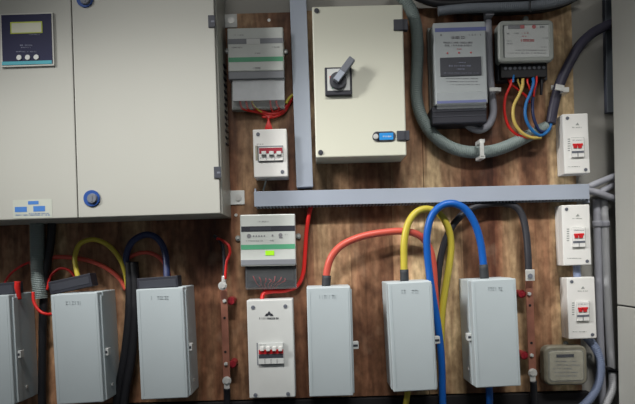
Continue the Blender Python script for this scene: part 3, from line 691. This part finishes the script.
b = c.b(); b.box(487.4, 89.4, 496, 93.2, .030, .034, .0008); b.box(494.5, 89.6, 499, 93.4, .0005, .032, .0008); c.add('saddle_clamp', b, 'chrome', 'zinc saddle clamp')
b = c.b(); b.box(483.5, 13, 492, 18, .010, .032, .001); c.add('coupling', b, 'pipe')

c = cable('armoured_cable', 'thick dark violet cable curving from the tall grey cabinet side down toward the wires', 'cable', 'violet', ((640, 16, .018), (622, 20, .018), (604, 27, .020), (592, 33.5, .024), (580, 45, .028), (571, 60, .030), (563, 76, .030), (557.5, 91, .030), (553.5, 107, .028), (550.5, 124, .026)), 5.0)
b = c.b(); b.box(548.6, 86.8, 557, 91.5, .0005, .004, .0008); b.box(553, 86.4, 561.6, 92.4, .040, .045, .0012, rot=-12); b.box(560.5, 89, 566.5, 94, .0005, .043, .0008)
c.add('saddle_clamp', b, 'chrome', 'zinc saddle clamp')
b = c.b(); b.cyl(551.4, 89, 1.4, .004, .007, 12); c.add('screw', b, 'chrome')

cable('overhead_conduit', 'grey conduit running level across the top edge of the board', 'conduit', 'pipet', ((438, 11.5, .05), (452, 9.6, .055), (472, 8.2, .06), (500, 7.4, .06), (528, 6.2, .06), (552, 3.4, .055), (570, -2, .05), (585, -9, .045)), 4.8, ribs=.0056)
c = cable('overhead_cable', 'black cable above the level grey conduit at the top', 'cable', 'black', ((408, -9, .05), (420, -2, .05), (436, 3, .05), (455, 3.5, .05), (480, 1.5, .05), (520, -.5, .05), (560, -5, .05), (580, -10, .05)), 4.2)
cable('overhead_cable', 'second black cable tucked behind the level grey conduit', 'cable', 'black', ((430, 2, .03), (455, 9, .025), (485, 12.5, .02), (515, 12, .02), (545, 9.5, .02), (566, 3, .02), (585, -8, .02)), 3.0)
cable('overhead_cable', 'red cable just visible at the very top above the black ones', 'cable', 'redins', ((412, -8, .05), (430, -2.6, .055), (446, -1.5, .055), (462, -5, .05)), 2.4)
b = B(); cable('cable_tie', 'thin black cable tie around the level grey conduit', 'cable tie', 'black', ((530, -2, .078), (530.2, 6, .0795), (530.6, 12.5, .076)), .8, seg=8)

# ---------------------------------------------------------------- right side conduits and pipes
cable('branch_conduit', 'upper violet grey conduit leaving the end of the trunking', 'conduit', 'pipe', ((587, 188, .026), (594, 184.5, .03), (606, 179.5, .026), (619, 174.5, .018), (645, 164, .012)), 3.2)
cable('branch_conduit', 'middle violet grey conduit rising behind its neighbours to the tall cabinet', 'conduit', 'pipe', ((598, 194, .018), (604, 190, .022), (611, 186, .014), (620, 180.5, .010), (645, 166, .006)), 3.2)
cable('branch_conduit', 'lower violet grey conduit sloping down from the end of the trunking', 'conduit', 'pipe', ((587, 190.5, .03), (597, 192.5, .034), (608, 196.5, .026), (620, 200, .018), (645, 208, .012)), 3.3)
for lab, pts, m, r in (('light grey vertical pipe closest to the lower breaker boxes', ((596.5, 200, -.004), (597, 224, .004), (598.2, 270, .004), (600, 330, .004), (603, 412, .004)), 'pipe', 3.6),
                    ('light grey vertical pipe nearest the tall cabinet, ending in a black ring', ((603.5, 200, .0), (604.5, 224, .006), (606, 270, .006), (609, 330, .006), (611.5, 371, .006)), 'pipel', 4.0)):
    c = cable('wall_pipe', lab, 'pipe', m, pts, r)
    x = pts[1][0]; b = c.b(); b.tube(((x-.1, 221, pts[1][2]), (x+.1, 227, pts[1][2])), r+.9, n=3); c.add('coupling', b, 'pipe')
b = c.b(); b.tube(((611.3, 368.5, .006), (611.5, 371.5, .006)), 4.9, n=3); c.add('end_ring', b, 'black')
cable('flexible_pipe', 'pale flexible pipe continuing below the black ring', 'pipe', 'pipel', ((611.6, 371, .006), (612.6, 380, .012), (612, 390, .018), (608, 400, .02), (603, 412, .02)), 4.0, ribs=.006)
cable('flexible_pipe', 'blue grey flexible pipe curving round the small grimy meter', 'pipe', 'pipeb', ((583, 334, .02), (590, 341, .022), (597, 351, .024), (600.5, 364, .026), (599.5, 380, .026), (593.5, 394, .026), (583, 406, .026), (574, 412, .026)), 4.2, ribs=.006)
cable('thin_cable', 'thin black cable crossing to the tall cabinet by the black ring', 'cable', 'black', ((601, 368, .016), (608, 367.5, .024), (614, 370, .022), (624, 375, .018), (640, 384, .01)), 1.0, seg=8)
th = Th('corner_trunking', 'narrow blue grey trunking standing along the tall cabinet, upper right', 'cable trunking', 608, 50, .002, 1.1)
b = th.b(); b.box(606.2, -30, 614, 112, -.0175, 0, .001, dm=.002); th.add('duct', b, 'trunkd')
b = th.b(); b.box(606, -30, 614.2, 112, 0, .002, .0008); th.add('lid', b, 'pipet')

# tall cabinet at the right edge, its left side facing the board
th = Th('tall_cabinet', 'tall pale grey steel cabinet at the right edge, its side toward the board', 'cabinet', 616, 200, 0.018, 1.1)
p = th.inv @ W(614.8, 200, .04); zs = (th.inv @ W(618, 305, .04)).z; fl = -th.o.location.z
b = th.b()
b.raw(p.x, p.x+.55, -.62, -.040, zs+.0018, 1.02, .003); th.add('upper_panel', b, 'cab2')
b = th.b(); b.raw(p.x, p.x+.55, -.62, -.040, fl+.09, zs-.0018, .003); th.add('lower_panel', b, 'cab2')
b = th.b(); b.raw(p.x+.003, p.x+.545, -.61, -.042, zs-.004, zs+.004); th.add('seam', b, 'hole')
b = th.b(); b.raw(p.x+.02, p.x+.53, -.58, -.06, fl+.002, fl+.1); th.add('plinth', b, 'dark')

# ---------------------------------------------------------------- dim cables below the large cabinet
cable('flexible_conduit', 'dark grey corrugated conduit hanging below the large cabinet', 'conduit', 'flex', ((36, 205, .026), (37, 225, .026), (37.5, 250, .026), (38.5, 275, .028), (40.5, 299, .03)), 7.2, ribs=.0054)
cable('power_cable', 'yellow cable arching above the slanted black top', 'cable', 'yellow', ((79.5, 284, .060), (76, 268, .050), (75, 256, .040), (80, 244, .032), (93, 239.5, .028), (107, 244.5, .026), (118, 256, .026), (124.5, 270, .026), (128, 290, .022)), 2.4)
cable('power_cable', 'red cable running below the yellow arch at the left', 'cable', 'redor', ((30, 263, .012), (52, 257.5, .016), (70, 257.5, .018), (88, 260.5, .018), (106, 268, .018), (119, 278, .018), (126, 290, .014)), 2.2)
cable('power_cable', 'dark blue cable arching above the level black top', 'cable', 'navyw', ((126, 275, .020), (126.5, 255, .022), (133, 241, .024), (147, 234.5, .026), (159, 240, .030), (165.5, 255, .038), (167, 282, .060)), 3.2)
cable('power_cable', 'red cable under the dark blue arch', 'cable', 'redor', ((128, 258, .012), (140, 253, .012), (152, 253.5, .012), (162, 260, .014), (168, 271, .02), (170, 288, .03)), 2.0)
cable('red_wire', 'thin red wire arching over the leftmost black top', 'wire', 'red', ((2, 290, .03), (8, 277, .02), (18, 268, .015), (30, 262, .012), (42, 258, .012)), 1.2, seg=8)
cable('red_wire', 'thin red wire curling behind the slanted black top', 'wire', 'red', ((47, 290, .03), (51, 276, .028), (60, 268.5, .026), (70, 271, .028), (77, 281, .035)), 1.3, seg=8)
cable('red_wire', 'thin red wire curling out beside the second fuse box', 'wire', 'red', ((33, 292, .07), (34, 302, .075), (39, 310.5, .078), (46, 314, .075), (54, 314, .06)), 1.6, seg=8)
cable('red_sleeve', 'short red sleeve at the right end of the leftmost black top', 'sleeve', 'red', ((17.5, 281.5, .092), (17, 288, .092), (18.5, 299, .085)), 3.0)
for i, (dx, lab) in enumerate(((0, 'left thick black cable of the pair between the two left fuse boxes'), (7, 'right thick black cable of the pair, against the level topped fuse box'))):
    cable('bundled_cable', lab, 'cable', 'black', ((129+dx*.7, 262, .02), (130+dx*.8, 290, .026), (129+dx*.8, 320, .03), (125+dx, 355, .03), (119+dx, 390, .03), (116+dx, 415, .03)), 4.4)
cable('bundled_cable', 'black cable hanging close behind the dark corrugated conduit', 'cable', 'black', ((52, 215, .02), (51, 240, .022), (46, 275, .024), (43, 320, .024), (42, 415, .024)), 4.0)

# ---------------------------------------------------------------- light
w = bpy.data.worlds.new('world'); SC.world = w; w.use_nodes = True
w.node_tree.nodes['Background'].inputs['Color'].default_value = (.88, .95, 1.0, 1)
w.node_tree.nodes['Background'].inputs['Strength'].default_value = .09
def area(name, loc, tgt, sx, sy, e, col, spread):
    L = bpy.data.lights.new(name, 'AREA'); L.shape = 'RECTANGLE'; L.size = sx; L.size_y = sy; L.energy = e; L.color = col; L.spread = math.radians(spread)
    o = bpy.data.objects.new(name, L); COL.objects.link(o); o.location = loc
    o.rotation_euler = (Vector(tgt)-Vector(loc)).to_track_quat('-Z', 'Z').to_euler(); return o
P = dict(a=(-1.15, 2.85, 1.43, 34, 6.8), b=(-1.5, -1.1, 2.8, .7, 1.60, 40, 4.8), w=.11)
w.node_tree.nodes['Background'].inputs['Strength'].default_value = P['w']
a = P['a']; area('area_light', (.05, a[0], a[1]), (.05, 0, a[2]), 3.6, .10, a[4], (1, .985, .95), a[3])
a = P['b']; area('area_light', (a[0], a[1], a[2]), (a[3], 0, a[4]), 1.3, .12, a[6], (1, .985, .95), a[5])
area('area_light', (.1, -2.5, 2.75), (.1, 0, 2.45), 2.4, .12, 1.2, (1, .985, .95), 34)  # added fill light, no real fixture, lifts the top of wall and board
SC.view_settings.view_transform = 'Standard'; SC.view_settings.look = 'None'
SC.view_settings.gamma = 1; SC.view_settings.exposure = 0; SC.view_settings.use_curve_mapping = False
